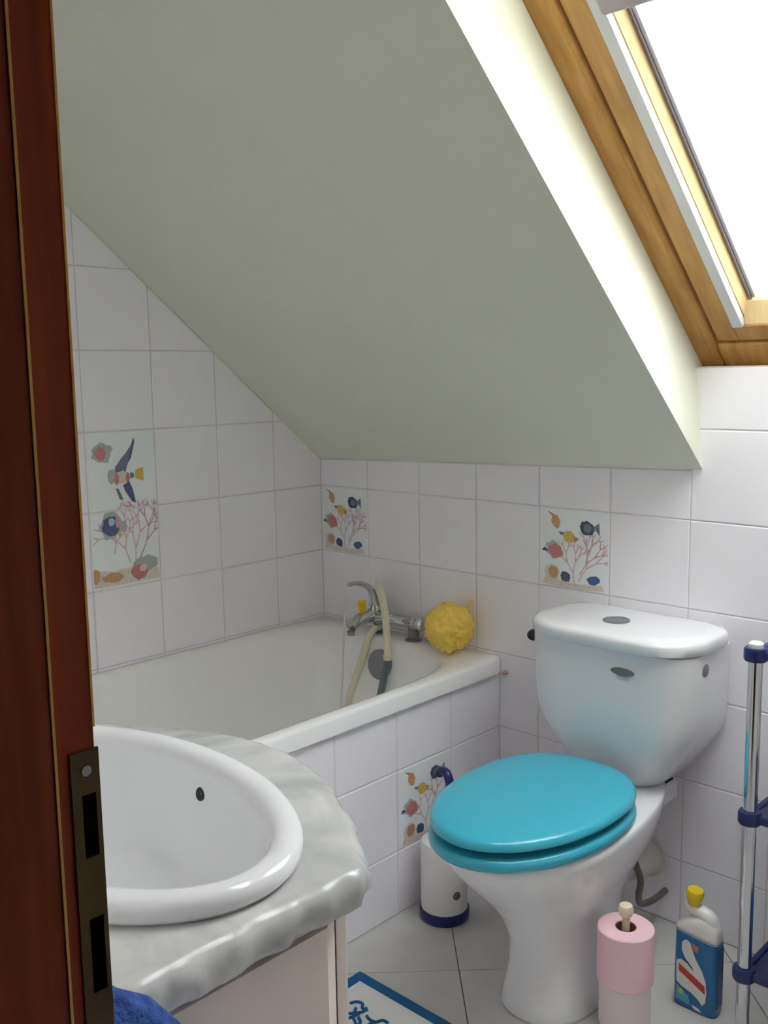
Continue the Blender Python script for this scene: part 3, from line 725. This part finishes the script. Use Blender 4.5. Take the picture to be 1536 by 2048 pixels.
# ---------------------------------------------------------------- chrome rack at the right edge
LX, LY = 1.494, -.332
RKX, RKY = 1.82, -.05
rk = thing('storage_rack', ((LX+RKX)/2, (LY+RKY)/2, 0), 'chrome tube rack with navy plastic shelves at the right wall side', 'shelf rack')
for x in (LX, RKX):
    for y in (LY, RKY):
        lathe('pole', [(.0125, .012), (.0125, .795)], (x, y, 0), m_chrome, rk, 24)
        lathe('foot', [(.013, 0), (.016, .002), (.016, .012), (.0128, .014)], (x, y, 0), m_rackblue, rk, 20)
        lathe('pole_cap', [(.0127, .795), (.0127, .802), (.010, .805), (.0001, .806)], (x, y, 0), m_wplas, rk, 20)
for z in (.168, .476, .783):
    s_ = box('shelf', (LX+.004, LY+.004, z-.006), (RKX-.004, RKY-.004, z+.004), m_rackblue, rk, .003)
    for x in (LX, RKX):
        for y in (LY, RKY): lathe('collar', [(.0128, -.012), (.019, -.012), (.021, -.008), (.021, .008), (.019, .012), (.0128, .012)], (x, y, z), m_rackblue, s_, 24)
    box('shelf_lip', (LX, LY-.007, z-.008), (RKX, LY+.005, z+.008), m_rackblue, s_, .003)
    box('shelf_lip', (LX-.006, LY, z-.008), (LX+.006, RKY, z+.008), m_rackblue, s_, .003)
def jar(name, x, y, z, prof, m, cap, mc, label, cat):
    t_ = thing(name, (x, y, z), label, cat); lathe('body', prof, (x, y, z), m, t_, 28); lathe('cap', cap, (x, y, z), mc, t_, 24)
jar('shampoo_bottle', 1.575, -.235, .4802, [(.03, 0), (.034, .004), (.034, .12), (.026, .145), (.012, .152), (.012, .16)], m_wplas, [(.014, .1602), (.014, .185), (.0001, .186)], m_wplas, 'white bottle on the middle shelf of the rack', 'bottle')
jar('bath_bottle', 1.575, -.245, .1722, [(.036, 0), (.04, .004), (.04, .15), (.03, .175), (.014, .182), (.014, .19)], m_soap, [(.016, .1902), (.016, .215), (.0001, .216)], m_navy, 'blue bottle on the lowest shelf of the rack', 'bottle')

# ---------------------------------------------------------------- bath mat
MX0, MX1, MY0, MY1 = .782, 1.34, -1.14, -.640
mt = thing('bath_mat', ((MX0+MX1)/2, (MY0+MY1)/2, 0), 'white bath mat with blue border on the floor before the toilet', 'bath mat')
box('pile', (MX0+.003, MY0+.003, .0006), (MX1-.003, MY1-.003, .008), m_matw, mt, .002)
for nm_, lo, hi in (('border', (MX0, MY1-.024), (MX1, MY1)), ('border', (MX0, MY0), (MX1, MY0+.024)), ('border', (MX0, MY0+.024), (MX0+.024, MY1-.024)), ('border', (MX1-.024, MY0+.024), (MX1, MY1-.024))):
    box(nm_, (lo[0], lo[1], .0005), (hi[0], hi[1], .0098), m_matb, mt, .002)
rr = random.Random(5)
for k in range(26):
    x = rr.uniform(MX0+.05, MX1-.06) if k > 8 else rr.uniform(MX0+.045, MX0+.16)
    y = rr.uniform(MY0+.05, MY1-.06) if k > 8 else rr.uniform(MY1-.16, MY1-.075)
    pts = [(x, y, .0085)]
    a = rr.uniform(0, 6.28)
    for j in range(4):
        a += rr.uniform(-1.1, 1.1); pts.append((pts[-1][0]+.014*math.cos(a), pts[-1][1]+.014*math.sin(a), .0085))
    tube('wave_motif', pts, .0035, m_matb, mt, 6, 3)

# ---------------------------------------------------------------- vanity: cabinet, worktop, basin
VX = 1.217; VB = FY+.004
def bow(hw, yoff, side, N=15):
    """front outline from left to right of the bow-fronted vanity"""
    key = [(0, -1.205), (.10, -1.222), (.20, -1.270), (.262, -1.307), (.310, -1.345), (.332, -1.374)]
    pts = [(-a, b) for a, b in key[::-1]]+[(a, b) for a, b in key[1:]]
    sc_ = side/.332
    return [(VX+a*sc_, b+yoff) for a, b in pts]
va = thing('vanity_cabinet', (VX, -1.5, 0), 'cream vanity cabinet with bow front under the marble top', 'cabinet')
cab = bow(0, -.038, .312)
poly = cab+[(VX+.312, VB), (VX-.312, VB)]
def scaled(pl, k): return [(VX+(x-VX)*k, -1.55+(y+1.55)*k) for x, y in pl]
pin = scaled(poly, .94)
rgs = [[Vector((x, y, z)) for x, y in q_] for q_, z in ((pin, .09), (poly, .07), (poly, .7535), (pin, .7535), (pin, .0905))]
loft('body', rgs, m_cab, va, smooth=False, cap0=False)
vprism('plinth', bow(0, -.075, .29)+[(VX+.29, VB), (VX-.29, VB)], 0, .0695, m_cab, va)
# doors on the bow front
fr = [(x, y+.0) for x, y in cab]
def door(a, b, hx, hy):
    seg = fr[a:b+1]
    outer = [(x, y+.017) for x, y in seg]; inner = [(x, y+.0015) for x, y in seg]
    d_ = vprism('door', outer+inner[::-1], .085, .749, m_cab, va, .002)
    lathe('knob', [(.006, 0), (.006, .01), (.013, .014), (.012, .022), (.0001, .025)], (hx, hy, .55), m_chrome, d_, 18, axis=(0, 1, 0))
door(1, 5, VX-.03, fr[5][1]+.0145); door(5, 9, VX+.03, fr[5][1]+.0145)
# marble slab with a rough hewn edge
outl = bow(0, 0, .322)
sp_pts = spline([(x, y, 0) for x, y in outl], 6)
edge = [(p.x, p.y) for p in sp_pts]
for k in range(1, 15): edge.append((VX+.322, edge[len(sp_pts)-1][1]+(VB-edge[len(sp_pts)-1][1])*k/14))
for k in range(1, 14): edge.append((VX+.322-.644*k/14, VB))
for k in range(0, 14): edge.append((VX-.322, VB+(edge[0][1]-VB)*k/14))
dense = []
for i in range(len(edge)):
    p0 = Vector(edge[i]); p1 = Vector(edge[(i+1) % len(edge)])
    ns = max(1, int((p1-p0).length/.006))
    for k in range(ns): dense.append(tuple(p0.lerp(p1, k/ns)))
ctr = Vector((VX, -1.50))
def ringz(z, inset, amp, seed):
    out = []
    for x, y in dense:
        p_ = Vector((x, y)); d_ = (ctr-p_).normalized()
        wall = y < VB+.02
        nz = 0 if wall else amp*(1.3*noise.noise(Vector((x*17, y*17, seed+3)))+.8*noise.noise(Vector((x*40, y*40, seed)))+.4*noise.noise(Vector((x*90, y*90, seed+5))))
        ii = 0 if wall else inset
        p_ = p_+d_*(ii+nz)
        zz = z+(0 if wall else .35*amp*noise.noise(Vector((x*60, y*60, seed+9))))
        out.append(Vector((p_.x, max(p_.y, VB), zz)))
    return out
CZ = .800
def nearest_hole(ring):
    # one hole point on the ray from the basin centre through each outline point
    out = []
    for x, y in dense:
        a_ = math.atan2((y+1.482)/.164, (x-VX)/.254); out.append(Vector((VX+.254*math.cos(a_), -1.482+.164*math.sin(a_), CZ)))
    return out
hr = nearest_hole(None)
hb = [Vector((p.x, p.y, CZ-.042)) for p in hr]
rings = [hr, ringz(CZ, .016, .0015, 1), ringz(CZ-.003, .008, .004, 2), ringz(CZ-.010, .002, .0055, 2.2), ringz(CZ-.022, .0, .006, 2.5), ringz(CZ-.036, .002, .006, 2.8), ringz(CZ-.042, .010, .004, 3), hb, hr]
v_, f_ = loft_geo(rings, False, False)
ctp = mk('vanity_worktop', v_, f_, m_marble, None, True, auto=45)
tag(ctp, 'grey white marble vanity top with rough chiselled edge', 'worktop')
# oval basin
bs = thing('washbasin', (VX, -1.502, CZ), 'white oval ceramic washbasin set into the marble top', 'washbasin')
def el(a, b, z, cy=-1.480, N=96): return [Vector((VX+.004+a*math.cos(2*PI*k/N), cy+b*math.sin(2*PI*k/N), z)) for k in range(N)]
rings = [el(.250, .156, CZ-.03), el(.252, .158, CZ+.0006), el(.286, .175, CZ+.0006), el(.290, .179, CZ+.006), el(.2895, .1785, CZ+.013), el(.286, .175, CZ+.019), el(.279, .167, CZ+.0225, -1.479), el(.269, .154, CZ+.0225, -1.477), el(.261, .144, CZ+.020, -1.476), el(.2565, .139, CZ+.0155, -1.476),
         el(.2535, .137, CZ+.007, -1.476), el(.2505, .135, CZ-.008, -1.476), el(.241, .131, CZ-.035, -1.476), el(.218, .121, CZ-.075, -1.476), el(.180, .104, CZ-.11, -1.476), el(.12, .075, CZ-.134, -1.476), el(.055, .04, CZ-.143, -1.476), el(.02, .02, CZ-.147, -1.476)]
loft('bowl', rings, m_cer, bs, cap0=False)
lathe('overflow_hole', [(.0085, -.004), (.0085, .0012), (.0065, .0016), (.0001, .0005)], (VX+.012, -1.3425, CZ-.021), m_rub, bs, 20, axis=(.05, -1, .25))
lathe('drain', [(.021, 0), (.021, .002), (.015, .003), (.0001, .001)], (VX, -1.476, CZ-.1465), m_chrome, bs, 24)

# ---------------------------------------------------------------- blue towel on a wall hook beside the doorway
tw = thing('towel_hook', (1.618, FY, .87), 'small chrome hook on the wall beside the door frame', 'hook')
lathe('rosette', [(.016, 0), (.016, .004), (.010, .006)], (1.618, FY+.0005, .87), m_chrome, tw, 20, axis=(0, 1, 0))
tube('arm', [(1.618, FY+.004, .87), (1.618, FY+.02, .867), (1.618, FY+.034, .87), (1.618, FY+.04, .884)], .004, m_chrome, tw, 10, 6)
tr = []
N = 48
for z, a, b, yo in ((.880, .006, .010, .030), (.868, .014, .018, .033), (.85, .020, .032, .042), (.82, .026, .042, .052), (.77, .031, .058, .068), (.71, .035, .070, .078), (.66, .038, .083, .088), (.50, .039, .085, .09), (.36, .040, .085, .09), (.352, .036, .08, .09)):
    ring = []
    for k in range(N):
        t = 2*PI*k/N; fold = 1+.13*math.sin(7*t+z*3)*min(1, max(0, .885-z)*9)+.05*noise.noise(Vector((math.cos(t)*3, math.sin(t)*3, z*14)))
        ring.append(Vector((1.618+a*fold*math.cos(t), FY+yo+b*fold*math.sin(t)+.0, z)))
    for p in ring: p.y = max(p.y, FY+.004)
    tr.append(ring)
t_ = loft('hand_towel', tr, m_terry, None)
tag(t_, 'blue terry hand towel hanging between washbasin and door frame', 'towel')
